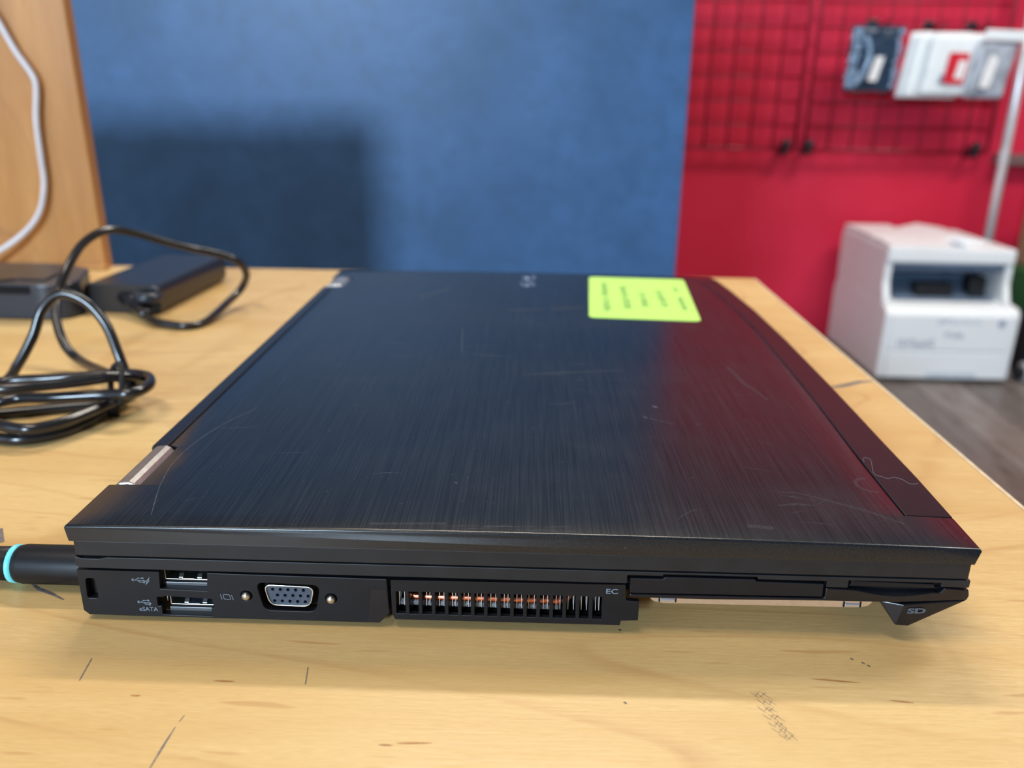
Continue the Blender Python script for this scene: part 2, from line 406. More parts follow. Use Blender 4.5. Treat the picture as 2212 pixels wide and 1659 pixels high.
# plywood divider at the far left end of the table
bd = thing('divider_board', (-0.45, 0.476, 0.0), 'upright orange plywood board at the far left table edge', 'board')
obj('panel', plate([(-0.70, 0.0), (-0.2176, 0.0), (-0.2213, 0.222), (-0.70, 0.222)], [], 0.4660, 0.4780), M_board, bd, bevel=0.0012)
obj('foot_strip', bx(-0.69, -0.2140, 0.4560, 0.4658, 0.0, 0.0035), M_board, bd, bevel=0.0008)
WHITE = [(-0.2950, 0.461, 0.240), (-0.2818, 0.4615, 0.2128), (-0.2741, 0.4615, 0.1917), (-0.2679, 0.4615, 0.1795), (-0.2594, 0.4615, 0.1609), (-0.2501, 0.4615, 0.1451), (-0.2483, 0.4615, 0.1354),
         (-0.2522, 0.4615, 0.1124), (-0.2532, 0.4615, 0.0854), (-0.2542, 0.4615, 0.0647), (-0.2610, 0.4600, 0.0434), (-0.2759, 0.4580, 0.0269), (-0.2989, 0.452, 0.0119), (-0.3234, 0.440, 0.0045), (-0.40, 0.40, 0.0036), (-0.52, 0.36, 0.0036)]
wc = thing('white_cable', (-0.45, 0.40, 0.0), 'thin white cable hanging in a bend down the plywood board', 'cable')
obj('cord', tube(new(), catmull(WHITE, 8), 0.0023, 10), M_white_cable, wc, smooth=True)
obj('cable_clip', tube(new(), [Vector((-0.2950, 0.461, 0.228)), Vector((-0.2950, 0.461, 0.244))], 0.0036, 10), M_white_cable, wc, smooth=True)

# ------------------------------------------------------------------ laptop
lp = thing('laptop', (0.12, 0.1675, 0.0), 'closed black laptop with brushed lid lying on the wooden table', 'laptop')
D, W = 0.2385, 0.335
def interp(tab, y):
    if y <= tab[0][0]: return tab[0][1]
    for (a, va), (b, vb) in zip(tab, tab[1:]):
        if y <= b: return va + (vb - va)*(y - a)/(b - a)
    return tab[-1][1]
XR = [(0, 0.2385), (0.0155, 0.2391), (0.0435, 0.2403), (0.0726, 0.2408), (0.12, 0.2421), (0.1936, 0.2429), (0.25, 0.2422), (0.30, 0.2396), (0.328, 0.2372), (0.335, 0.2350)]
XI = [(0.0174, 0.2259), (0.0529, 0.2269), (0.1155, 0.2300), (0.2092, 0.2326), (0.27, 0.2310), (0.3174, 0.2258)]
def lidz(x, y):
    u = min(max(x/D, 0), 1); return 0.0295 + 0.0011*4*u*(1-u)
def xl(y):
    if 0.0246 <= y < 0.0530: return 0.0090
    if 0.0530 <= y < 0.2892: return 0.0062
    if 0.2892 <= y <= 0.3130: return 0.0125
    return 0.0
def loft(ys, fl_, fr_, ztop, zbot, nx=20, r=0.0006, taper=0.0):
    bm = new(); rows = []
    for j, (y, dz) in enumerate(ys):
        a, b = fl_(y), fr_(y)
        us = [0, r*0.3, r] + [r + (b-a-2*r)*t/nx for t in range(1, nx)] + [b-a-r, b-a-r*0.3, b-a]
        dzs = [r*1.0, r*0.3, 0] + [0]*(nx-1) + [0, r*0.3, r*1.0]
        ti = taper
        row = [bm.verts.new((a + ti*0.6, y, zbot))] + [bm.verts.new((a+u, y, ztop(a+u, y) - max(q, dz))) for u, q in zip(us, dzs)] + [bm.verts.new((b - ti, y, zbot))]
        rows.append(row)
    for r0, r1 in zip(rows, rows[1:]):
        for i_ in range(len(r0)-1): bm.faces.new((r0[i_], r0[i_+1], r1[i_+1], r1[i_]))
        bm.faces.new((r0[-1], r0[0], r1[0], r1[-1]))
    bm.faces.new(rows[0]); bm.faces.new(rows[-1]); return bm
ys = [(0, 0.0006), (0.00015, 0.00022), (0.0004, 0.00005), (0.0009, 0)]
ys += [(y, 0) for y in (0.008, 0.0168, 0.0172, 0.0244, 0.0247, 0.0400, 0.0528, 0.0531, 0.08, 0.11, 0.14, 0.17, 0.20, 0.23, 0.26, 0.2890, 0.2893, 0.3129, 0.3132, 0.3174, 0.3178, 0.326)]
ys += [(0.3339, 0), (0.3345, 0.0002), (0.335, 0.0007)]
def xr_lid(y):
    if 0.0170 <= y <= 0.3176: return interp(XI, y) - 0.00008
    return interp(XR, y)
lid = obj('lid', loft(ys, xl, xr_lid, lidz, 0.0250, taper=0.0011), M_lid, lp, smooth=True)
md = lid.modifiers.new('split', 'EDGE_SPLIT'); md.split_angle = 0.7
ty = [(0.0176, 0.0003), (0.0179, 0), (0.0435, 0), (0.07, 0), (0.10, 0), (0.13, 0), (0.16, 0), (0.1936, 0), (0.22, 0), (0.25, 0), (0.28, 0), (0.30, 0), (0.3168, 0), (0.3172, 0.0003)]
o = obj('front_trim', loft(ty, lambda y: interp(XI, y) + 0.00022, lambda y: interp(XR, y), lambda x, y: lidz(x, y) - 0.0001, 0.0250, nx=6, r=0.0004), M_trim, lp, smooth=True, label='smooth strip along the front edge of the lid')
o.modifiers.new('split', 'EDGE_SPLIT').split_angle = 0.12
ty = [(0.0535, 0.0004), (0.0539, 0), (0.12, 0), (0.20, 0), (0.2880, 0), (0.2884, 0.0004)]
o = obj('hinge_cover', loft(ty, lambda y: 0.0002, lambda y: 0.0056, lambda x, y: lidz(x, y) - 0.0002, 0.0200, nx=6, r=0.0008), M_trim, lp, smooth=True)
o.modifiers.new('split', 'EDGE_SPLIT').split_angle = 0.3
def hinge(y0, y1, x1):
    prof = [(-0.0004, 0.0190), (-0.0004, 0.0262), (0.0002, 0.0275), (0.0022, 0.0294), (0.0030, 0.0299), (0.0058, 0.0302), (x1-0.0014, 0.0296), (x1-0.0003, 0.0284), (x1, 0.0270), (x1, 0.0190)]
    o = obj('hinge', plate(prof, [], y0, y1), M_hinge, lp, bevel=0.0006, smooth=False, label='brushed silver hinge')
hinge(0.0250, 0.0524, 0.0086)
hinge(0.2896, 0.3126, 0.0120)
obj('hinge_well', bx(0.0004, 0.0135, 0.0246, 0.3130, 0.0204, 0.0248), M_dark, lp)

# screen frame strip just under the lid
def rr(x0, x1, y0, y1, r): return rounded([(x0, y0), (x1, y0), (x1, y1), (x0, y1)], r, 5)
obj('screen_frame', plate(rounded([(0.0010, 0.0006), (0.2374, 0.0006), (0.2385, 0.05), (0.2400, 0.12), (0.2405, 0.20), (0.2395, 0.28), (0.2350, 0.3344), (0.0010, 0.3344)], 0.0014), [], 0.0203, 0.0248, 'z'), M_bezel, lp, bevel=0.00025)
# palm deck: its near side is cut for the card slots
deck = [(0.0009, 0.0171), (0.0020, 0.0164), (0.1483, 0.0161), (0.1483, 0.0186), (0.1577, 0.0186), (0.1577, 0.0191), (0.1825, 0.0191), (0.1825, 0.0184), (0.2006, 0.0184), (0.2006, 0.0166), (0.2063, 0.0166), (0.2063, 0.0188), (0.2304, 0.0188), (0.2304, 0.0176), (0.2378, 0.0176),
        (0.2378, 0.0198), (0.0095, 0.0198), (0.0075, 0.0193), (0.0028, 0.0193), (0.0009, 0.0199)]
obj('palm_deck', plate(deck, [], 0.0008, 0.0080), M_bezel, lp, bevel=0.0002)
obj('keyboard_deck', plate(rounded([(0.0010, 0.0081), (0.2376, 0.0081), (0.2385, 0.05), (0.2398, 0.12), (0.2400, 0.20), (0.2390, 0.28), (0.2345, 0.3340), (0.0010, 0.3340)], 0.001), [], 0.0164, 0.0197, 'z'), M_bezel, lp)
obj('gap_gasket', bx(0.0040, 0.2340, 0.0022, 0.330, 0.0196, 0.0204), M_dark, lp)
# base shell, dark inside
bm = new(); box(bm, 0.0010, 0.0226, 0.0140, 0.3330, 0.0026, 0.0163); box(bm, 0.0226, 0.1500, 0.0180, 0.3330, 0.0026, 0.0163)
box(bm, 0.1500, 0.2370, 0.0120, 0.0700, 0.0112, 0.0163); box(bm, 0.1500, 0.2370, 0.0700, 0.3330, 0.0040, 0.0163)
box(bm, 0.0010, 0.0040, 0.0036, 0.0140, 0.0026, 0.0157)
obj('base_shell', bm, M_plastic, lp)
obj('seam_filler', bx(0.0030, 0.2360, 0.0030, 0.0110, 0.0150, 0.0163), M_dark, lp)
# rubber feet
for x, y, h in ((0.012, 0.03, 0.0026), (0.012, 0.305, 0.0026), (0.225, 0.09, 0.0040), (0.225, 0.305, 0.0040), (0.14, 0.03, 0.0026)):
    obj('rubber_foot', plate(circ(x, y, 0.006, 18), [], 0.0, h, 'z'), M_rubber, lp)

# port panel
Y0, Y1 = 0.0010, 0.0032
kens = rounded([(0.0028, 0.0131), (0.0053, 0.0131), (0.0055, 0.0069), (0.0025, 0.0069)], 0.0008)
esata = [(0.0216, 0.0078), (0.0236, 0.0078), (0.0236, 0.0082), (0.0366, 0.0077), (0.0366, 0.0063), (0.0369, 0.0061), (0.0369, 0.0050), (0.0361, 0.0047), (0.0361, 0.0022), (0.0226, 0.0023), (0.0226, 0.0050), (0.0216, 0.0050)]
vga_o = rounded([(0.0490, 0.0132), (0.0662, 0.0128), (0.0648, 0.0045), (0.0507, 0.0046)], 0.0022, 5)
outl = [(0.0007, 0.0157), (0.0231, 0.0157), (0.0228, 0.0104), (0.0355, 0.0101), (0.0360, 0.0157), (0.0843, 0.0153), (0.0848, 0.0048), (0.0820, 0.0016), (0.0100, 0.0016), (0.0022, 0.0017), (0.0008, 0.0030)]
pp = obj('port_panel', plate(outl, [kens, esata, vga_o, circ(0.0461, 0.0090, 0.00158), circ(0.0691, 0.0088, 0.00158)], Y0, Y1), M_plastic, lp, bevel=0.00022)
obj('port_panel_facet', plate([(0.0800, 0.0122), (0.0840, 0.0122), (0.0846, 0.0049), (0.0822, 0.0020), (0.0790, 0.0020)], [], 0.00094, 0.0011), M_trim, lp)
bm = new(); box(bm, 0.0020, 0.0062, 0.0060, 0.0066, 0.0060, 0.0140); obj('lock_slot_back', bm, M_dark, lp)
lathe = lathe_y(new(), 0.0051, 0.0078, [(0.0030, 0.0004), (0.0031, 0.0009), (0.0045, 0.0009)], 10); obj('lock_slot_post', lathe, M_steel, lp, smooth=True)

def usb_port(x0, x1, zb, zt, ledge, tx0, tx1, tz, name, slots=False):
    # stamped steel shell, open to the front
    bm = new(); t = 0.00028; yF, yB = 0.0034, 0.0150
    box(bm, x0, x1, yF, yB, zb, zb + t); box(bm, x0, x1, yF, yB, zt, zt + t)
    box(bm, x0 - t, x0, yF, yB, zb, zt + t); box(bm, x1, x1 + t, yF, yB, zb, zt + t)
    box(bm, x0 + 0.0044, x0 + 0.0078, yF, yB - 0.001, zb + t, zb + t + 0.00015)
    p = obj(name, bm, M_metal, lp, bevel=0.00008)
    obj('port_back', bx(x0 - 0.001, x1 + 0.0008, yB - 0.0003, yB + 0.0004, ledge, zt + 0.0006), M_dark, p)
    obj('port_ledge', bx(x0 - 0.0006, x1 + 0.0002, 0.0033, 0.0090, ledge, zb - 0.0007), M_steel, p, bevel=0.0001)
    if slots:
        w = (tx1 - tx0)
        holes = [[(tx0 + w*f, tz + 0.0004), (tx0 + w*f + 0.0010, tz + 0.0004), (tx0 + w*f + 0.0010, tz + 0.0006), (tx0 + w*f, tz + 0.0006)] for f in (0.10, 0.35, 0.57, 0.80)]
        bm = plate(rounded([(tx0, tz), (tx1, tz), (tx1, tz + 0.0010), (tx0, tz + 0.0010)], 0.0002), holes, 0.0030, 0.0105)
    else: bm = bx(tx0, tx1, 0.0030, 0.0105, tz, tz + 0.0007)
    obj('tongue', bm, M_tongue, p, bevel=0.00006)
    for f in (0.32, 0.74):
        cx = x0 + (x1 - x0)*f
        bm = new()
        pr = [(0.0042, zb + 0.0004), (0.0050, zb + 0.0011), (0.0062, zb + 0.0016), (0.0085, zb + 0.0018), (0.0140, zb + 0.0006)]
        for (ya, za), (yb, zc) in zip(pr, pr[1:]):
            box_v = [bm.verts.new(q) for q in ((cx-0.0006, ya, za), (cx+0.0006, ya, za), (cx+0.0006, yb, zc), (cx-0.0006, yb, zc), (cx-0.0006, ya, za-0.0002), (cx+0.0006, ya, za-0.0002), (cx+0.0006, yb, zc-0.0002), (cx-0.0006, yb, zc-0.0002))]
            for f4 in ((0, 1, 2, 3), (7, 6, 5, 4), (0, 4, 5, 1), (1, 5, 6, 2), (3, 2, 6, 7), (0, 3, 7, 4)): bm.faces.new([box_v[i_] for i_ in f4])
        obj('contact_spring', bm, M_metal, p)
    return p
usb_port(0.0236, 0.0356, 0.0119, 0.0161, 0.0101, 0.0257, 0.0349, 0.0154, 'usb_port')
usb_port(0.0243, 0.0362, 0.0040, 0.0078, 0.0021, 0.0262, 0.0350, 0.0069, 'usb_esata_port', slots=True)
bm = new(); box(bm, 0.0218, 0.0240, 0.0050, 0.0056, 0.0064, 0.0066); box(bm, 0.0232, 0.0234, 0.0034, 0.0080, 0.0052, 0.0074); box(bm, 0.0365, 0.0368, 0.0034, 0.0070, 0.0050, 0.0062)
obj('port_bracket', bm, M_metal, lp)

# fifteen-hole video port with two jack screws
ring_o = rounded([(0.0508, 0.0125), (0.0647, 0.0121), (0.0633, 0.0058), (0.0522, 0.0060)], 0.0022, 5)
ring_i = rounded([(0.05115, 0.01215), (0.06430, 0.01180), (0.06300, 0.00610), (0.05250, 0.00630)], 0.0020, 5)
vp = obj('video_port', plate(ring_o, [ring_i], 0.0012, 0.0060), M_metal, lp, bevel=0.0001)
holes = []
for z, x0 in ((0.0108, 0.0532), (0.0090, 0.0544), (0.0072, 0.0535)):
    for q in range(5): holes.append(circ(x0 + q*0.00208, z - q*0.00002, 0.00050, 10))
obj('port_insert', plate(ring_i, holes, 0.0017, 0.0030), M_vga, vp)
obj('insert_back', bx(0.0500, 0.0655, 0.0042, 0.0048, 0.0050, 0.0130), M_dark, vp)
obj('port_recess', bx(0.0480, 0.0670, 0.0062, 0.0070, 0.0035, 0.0140), M_dark, vp)
for cx, cz in ((0.0461, 0.0091), (0.0691, 0.0088)):
    prof = [(0.0060, 0.0013)]; y = 0.0042
    for q in range(7): prof += [(y, 0.00132), (y - 0.0003, 0.00108)]; y -= 0.0006
    prof += [(0.0001, 0.0011), (-0.0001, 0.0006)]
    obj('jack_screw', lathe_y(new(), cx, cz, prof, 16), M_metal, lp, smooth=True)
    obj('screw_recess', plate(circ(cx, cz, 0.0018), [], 0.0062, 0.0066), M_dark, lp)

# vent grille: sixteen slots, copper pipe and fins behind
vo = [(0.0853, 0.0152), (0.1480, 0.0156), (0.1484, 0.0108), (0.1519, 0.0106), (0.1519, 0.0047), (0.1473, 0.0044), (0.1471, 0.0030), (0.0862, 0.0029), (0.0855, 0.0048)]
slots = []
for q in range(16):
    x = 0.0866 + q*0.003525
    slots.append([(x, 0.0117), (x + 0.00255, 0.0117), (x + 0.00262, 0.0048), (x + 0.00012, 0.0048)])
vg = obj('vent_grille', plate(vo, slots, 0.0009, 0.0024), M_plastic, lp, bevel=0.00012)
bm = new()
for q in range(16):
    if q == 1: continue
    for f in (0.0007, 0.0019):
        x = 0.0866 + q*0.003525 + f + random.uniform(-0.00025, 0.00025)
        box(bm, x, x + 0.00014, 0.0029, 0.0160, 0.0062, 0.0125)
obj('cooling_fins', bm, M_fin, vg, kind='stuff')
obj('heat_pipe', tube(new(), [Vector(p) for p in ((0.0888, 0.0060, 0.0092), (0.0900, 0.0046, 0.0088), (0.0915, 0.0040, 0.0086), (0.11, 0.0040, 0.0085), (0.1305, 0.0040, 0.0083), (0.1325, 0.0046, 0.0084), (0.1340, 0.0062, 0.0086))], [0.0006, 0.0010, 0.0011, 0.0011, 0.0011, 0.0009, 0.0005], 12), M_copper, vg, smooth=True, label='copper heat pipe')
obj('foam_strip', tube(new(), [Vector((0.0868, 0.0042, 0.0066)), Vector((0.1305, 0.0042, 0.0062))], 0.0009, 10), M_foam, vg, smooth=True)
obj('vent_floor', bx(0.0860, 0.1470, 0.0026, 0.0170, 0.0034, 0.0042), M_dark, vg)

# card door, smart card slot, rails, drive caddy, card reader corner
door = [(0.1491, 0.0133), (0.2000, 0.0137), (0.1999, 0.0176), (0.1822, 0.0178), (0.1819, 0.0184), (0.1581, 0.0184), (0.1577, 0.0178), (0.1491, 0.0178)]
obj('card_slot_door', plate(door, [], 0.0007, 0.0040), M_plastic, lp, bevel=0.00025)
obj('card_slot_void', bx(0.1484, 0.2360, 0.0041, 0.0082, 0.0122, 0.0192), M_dark, lp)
obj('smart_card_door', plate([(0.2071, 0.0167), (0.2294, 0.0166), (0.2290, 0.0179), (0.2074, 0.0183)], [], 0.0016, 0.0040), M_plastic, lp, bevel=0.0002)
rail = [(0.1492, 0.0117), (0.1700, 0.0117), (0.2007, 0.0123), (0.2200, 0.0124), (0.2380, 0.0137), (0.2384, 0.0150), (0.2380, 0.0168), (0.2316, 0.0172), (0.2306, 0.0157)]
for q in range(9):
    t = q/8; rail.append((0.2290 - 0.0200*t, 0.0158 - 0.0013*math.sin(PI*t)))
rail += [(0.2063, 0.0160), (0.2007, 0.0162), (0.2007, 0.0131), (0.1492, 0.0128)]
obj('base_rail', plate(rail, [], 0.0010, 0.0040), M_trim, lp, bevel=0.0003)
bm = new()
dish = [[], []]
for q in range(9):
    t = q/8; x = 0.2090 + 0.0200*t
    dish[0].append(bm.verts.new((x, 0.0012, 0.0158 - 0.0013*math.sin(PI*t)))); dish[1].append(bm.verts.new((x, 0.0040, 0.0159)))
for q in range(8): bm.faces.new((dish[0][q], dish[0][q+1], dish[1][q+1], dish[1][q]))
obj('finger_notch', bm, M_plastic, lp, smooth=True)
cad = rounded([(0.1540, 0.0122), (0.2141, 0.0123), (0.2128, 0.0106), (0.2100, 0.0101), (0.1585, 0.0098), (0.1556, 0.0104)], 0.0008)
cd = obj('drive_caddy', plate(cad, [], 0.0016, 0.0700), M_alu, lp, bevel=0.0002, label='pale metal drive caddy')
for x0 in (0.1575, 0.2065):
    obj('latch_tab', bx(x0, x0 + 0.0038, 0.0012, 0.0030, 0.0106, 0.0114), M_tab, cd, bevel=0.0001)
    for xx in (x0 - 0.0004, x0 + 0.0040): obj('latch_gap', bx(xx, xx + 0.0003, 0.0013, 0.0020, 0.0104, 0.0120), M_dark, cd)
bm = new()
A = [(0.2161, 0.0028, 0.0118), (0.2206, 0.0010, 0.0054), (0.2238, 0.0006, 0.0055), (0.2382, 0.0010, 0.0138), (0.2216, 0.0006, 0.0120)]
B = [(0.2161, 0.0300, 0.0118), (0.2206, 0.0300, 0.0054), (0.2238, 0.0300, 0.0055), (0.2382, 0.0300, 0.0138), (0.2216, 0.0300, 0.0120)]
va = [bm.verts.new(p) for p in A]; vb = [bm.verts.new(p) for p in B]
bm.faces.new((va[0], va[1], va[4])); bm.faces.new((va[1], va[2], va[4])); bm.faces.new((va[2], va[3], va[4]))
bm.faces.new((vb[4], vb[3], vb[2], vb[1], vb[0]))
for a, b in ((0, 1), (1, 2), (2, 3), (3, 4), (4, 0)): bm.faces.new((va[a], va[b], vb[b], vb[a]))
obj('card_reader_corner', bm, M_trim, lp, bevel=0.0003)

# printed icons on the side
YP = 0.00090
def usb_icon(x, z, L, s=1.0):
    bm = new(); w = 0.00028
    bm.faces.new([bm.verts.new((px, YP, pz)) for px, pz in circ(x + 0.0004, z, 0.00042, 12)])
    ribbon(bm, [(x + 0.0004, z), (x + L - 0.0008, z - 0.0003)], w, 'xz', YP)
    ribbon(bm, [(x + 0.0010, z), (x + 0.0018, z + 0.00055), (x + 0.0027, z + 0.0005)], w, 'xz', YP)
    ribbon(bm, [(x + 0.0013, z), (x + 0.0022, z - 0.0007), (x + 0.0030, z - 0.0007)], w, 'xz', YP)
    box(bm, x + 0.0027, x + 0.0033, YP, YP + 0.00003, z + 0.0003, z + 0.00075); box(bm, x + 0.0030, x + 0.0036, YP, YP + 0.00003, z - 0.0010, z - 0.0005)
    bm.faces.new([bm.verts.new(q) for q in ((x + L, YP, z - 0.0003), (x + L - 0.0009, YP, z + 0.0001), (x + L - 0.0009, YP, z - 0.0007))])
    return bm
bm = usb_icon(0.0154, 0.0131, 0.0040)
for tri in (((0.0205, 0.0142), (0.0191, 0.0126), (0.0199, 0.0127)), ((0.0204, 0.0130), (0.0196, 0.0129), (0.0189, 0.0114))): bm.faces.new([bm.verts.new((a, YP, b)) for a, b in tri])
obj('port_symbol', bm, M_print, lp, recalc=False)
obj('port_symbol', usb_icon(0.0161, 0.0062, 0.0040), M_print, lp, recalc=False)
obj('port_lettering', text_bm('eSATA', 0.0018, SIDE(0.0163, YP, 0.0034), bold=0.00003), M_print, lp)
bm = new()
ribbon(bm, [(0.0391, 0.0093), (0.0394, 0.0077)], 0.0002, 'xz', YP); ribbon(bm, [(0.0421, 0.0092), (0.0425, 0.0076)], 0.0002, 'xz', YP)
rl = rounded([(0.0398, 0.0093), (0.0416, 0.0092), (0.0418, 0.0077), (0.0400, 0.0078)], 0.0004, 4); ribbon(bm, rl + rl[:2], 0.0002, 'xz', YP)
obj('port_symbol', bm, M_print, lp, recalc=False)
obj('port_lettering', text_bm('EC', 0.0021, SIDE(0.1427, 0.00078, 0.0129) @ Matrix.Scale(1.35, 4, (1, 0, 0)), bold=0.00003), M_print, lp)
obj('port_lettering', text_bm('SD', 0.0021, SIDE(0.2228, 0.00042, 0.0096) @ Matrix.Rotation(0.05, 4, 'Z') @ Matrix.Scale(1.9, 4, (1, 0, 0)), bold=0.0001), simple('dim_print', (0.075, 0.09, 0.11), 0.5), lp)

# lettering at the middle of the lid's far half, read from the front edge
LT = Matrix.Translation((0.1236, 0.2950, 0.03064)) @ Matrix.Rotation(PI/2, 4, 'Z')
bm = text_bm('D', 0.0112, LT, 0.00012, 0.0003)
b2 = text_bm('E', 0.0112, LT @ Matrix.Translation((0.0088, 0, 0)) @ Matrix.Rotation(0.6, 4, 'Z'), 0.00012, 0.0003)
b3 = text_bm('LL', 0.0112, LT @ Matrix.Translation((0.0176, 0, 0)), 0.00012, 0.0003)
for b in (b2, b3):
    me = bpy.data.meshes.new('t'); b.to_mesh(me); b.free(); bm.from_mesh(me); bpy.data.meshes.remove(me)
obj('badge', bm, M_silver, lp, label='small silver lettering near the far end of the lid')

# green paper sticker with five faded rows of writing
q = [(0.1512, 0.2246), (0.2080, 0.2229), (0.2158, 0.3245), (0.1573, 0.3243)]
bm = new()
cor = rounded(q, 0.004, 5)
n0 = [bm.verts.new((x, y, lidz(x, y) + 0.00022)) for x, y in cor]; n1 = [bm.verts.new((x, y, lidz(x, y) + 0.00002)) for x, y in cor]
ctr = bm.verts.new((0.183, 0.274, lidz(0.183, 0.274) + 0.00024))
for i in range(len(cor)):
    j = (i+1) % len(cor); bm.faces.new((n0[i], n0[j], ctr)); bm.faces.new((n1[i], n1[j], n0[j], n0[i]))
st = obj('sticker', bm, M_green, lp, label='bright green-yellow paper label with faded rows of writing')
bm = new(); rng = random.Random(3)
for (xa, ya), (xb, yb), wd in (((0.1655, 0.3090), (0.1618, 0.2380), 0.0040), ((0.1757, 0.3040), (0.1735, 0.2440), 0.0045), ((0.1850, 0.2860), (0.1836, 0.2500), 0.0042), ((0.1955, 0.2900), (0.1943, 0.2510), 0.0044), ((0.2068, 0.3000), (0.2060, 0.2880), 0.0030), ((0.2060, 0.2760), (0.2035, 0.2450), 0.0036)):
    L = math.hypot(xb-xa, yb-ya); n = int(L/0.0021)
    for i in range(n):
        t = (i + 0.5)/n; cx = xa + (xb-xa)*t; cy = ya + (yb-ya)*t
        if rng.random() < 0.10: continue
        w2 = wd*rng.uniform(0.28, 0.5)
        zz = lambda x, y: lidz(x, y) + 0.00027
        k_ = rng.random()
        ribbon(bm, [(cx - w2, cy + 0.0005), (cx + w2*0.9, cy + rng.uniform(-0.0006, 0.0006))], 0.0008, zf=zz)
        if k_ < 0.6: ribbon(bm, [(cx + w2*0.8, cy - 0.0006), (cx + w2*0.8, cy + 0.0008)], 0.0008, zf=zz)
        if k_ > 0.35: ribbon(bm, [(cx - w2, cy - 0.0006), (cx - w2*0.9, cy + 0.0009)], 0.0008, zf=zz)
        if 0.2 < k_ < 0.8: ribbon(bm, [(cx, cy - 0.0007), (cx, cy + 0.0007)], 0.0008, zf=zz)
obj('handwriting', bm, M_ink, st, recalc=False)

# scratches and smears on the lid
H = lambda x, y: lidz(x, y) + 0.00003
bm = new(); R2 = random.Random(11)
ribbon(bm, [tuple(p)[:2] for p in catmull([(0.0206, 0.0060, 0), (0.0185, 0.0130, 0), (0.0152, 0.0250, 0), (0.0128, 0.0400, 0), (0.0135, 0.0560, 0), (0.0175, 0.0730, 0), (0.024, 0.088, 0)], 6)], 0.00022, zf=H)
ribbon(bm, [(0.0891, 0.1975), (0.0915, 0.1600)], 0.0003, zf=H)
ribbon(bm, [(0.0905, 0.1590), (0.1000, 0.1560), (0.1146, 0.1536)], 0.0004, zf=H)
for i in range(95):
    x, y = R2.uniform(0.012, 0.220), R2.uniform(0.004, 0.30); a = R2.uniform(-0.3, 0.45) + (PI if R2.random() < 0.5 else 0); L = R2.choice([0.0012, 0.002, 0.004, 0.009, 0.014])*R2.uniform(0.6, 1.3)
    b = R2.uniform(-0.5, 0.5)
    pts = [(x + L*t*math.cos(a + b*t), y + L*t*math.sin(a + b*t)) for t in (0, 0.33, 0.66, 1)]
    if all(0.01 < p[0] < 0.223 and 0.002 < p[1] < 0.33 for p in pts): ribbon(bm, pts, R2.uniform(0.00006, 0.00013)*(1 + y*5), zf=H)
for i in range(240):
    x, y = R2.uniform(0.010, 0.222), 0.002 + 0.26*R2.random()**1.6
    s = R2.uniform(0.00006, 0.00017)*(1 + 2*y)
    ribbon(bm, [(x - s, y), (x + s, y + s)], s*1.3, zf=H)
for x, y, s in ((0.1676, 0.0968, 0.0008), (0.1626, 0.0860, 0.0006), (0.1005, 0.0292, 0.0004)): ribbon(bm, [(x - s, y + s), (x + s, y - s)], s*1.2, zf=H)
for i in range(12):
    x = 0.098 + R2.uniform(0, 0.03); y = R2.uniform(0.0015, 0.004); ribbon(bm, [(x, y), (x + 0.007, y + 0.0006)], 0.00008, zf=H)
obj('scratch_marks', bm, M_scr, lp, kind='stuff', recalc=False)
bm = new()
def arcr(cx, cy, rx, ry, a0, a1, w):
    ribbon(bm, [(cx + rx*math.cos(a0 + (a1-a0)*t/12), cy + ry*math.sin(a0 + (a1-a0)*t/12)) for t in range(13)], w, zf=H)
arcr(0.2232, 0.0362, 0.0040, 0.0046, PI*0.45, PI*1.62, 0.0012)
ribbon(bm, [(0.1915, 0.0205), (0.1970, 0.0218), (0.2024, 0.0214)], 0.0016, zf=H)
ribbon(bm, [(0.1800, 0.0080), (0.1870, 0.0072)], 0.0018, zf=H)
ribbon(bm, [(0.118, 0.130), (0.135, 0.134), (0.160, 0.139)], 0.0025, zf=H)
ribbon(bm, [(0.150, 0.245), (0.110, 0.236)], 0.004, zf=H); ribbon(bm, [(0.060, 0.262), (0.075, 0.285)], 0.004, zf=H)
ribbon(bm, [(0.205, 0.150), (0.207, 0.128), (0.212, 0.108)], 0.0020, zf=H); ribbon(bm, [(0.1640, 0.085), (0.172, 0.080)], 0.0010, zf=H)
ribbon(bm, [(0.198, 0.030), (0.215, 0.020), (0.224, 0.012)], 0.0014, zf=H); ribbon(bm, [(0.080, 0.0035), (0.100, 0.0045)], 0.0012, zf=H)
obj('smear_marks', bm, M_smear, lp, kind='stuff', recalc=False)

# loose fibre lying on the lid's front corner
LN = [(0.2276, 0.0530), (0.2283, 0.0556), (0.2294, 0.0562), (0.2303, 0.0548), (0.2289, 0.0496), (0.2274, 0.0440), (0.2291, 0.0422), (0.2305, 0.0410), (0.2326, 0.0421), (0.2347, 0.0406), (0.2358, 0.0378), (0.2384, 0.0383)]
obj('lint_fibre', tube(new(), catmull([(x, y, lidz(x, y) + 0.00022) for x, y in LN], 5), 0.00005, 5), M_lint)
tag(bpy.data.objects['lint_fibre'], 'fine curly grey fibre lying on the front corner of the lid', 'lint')

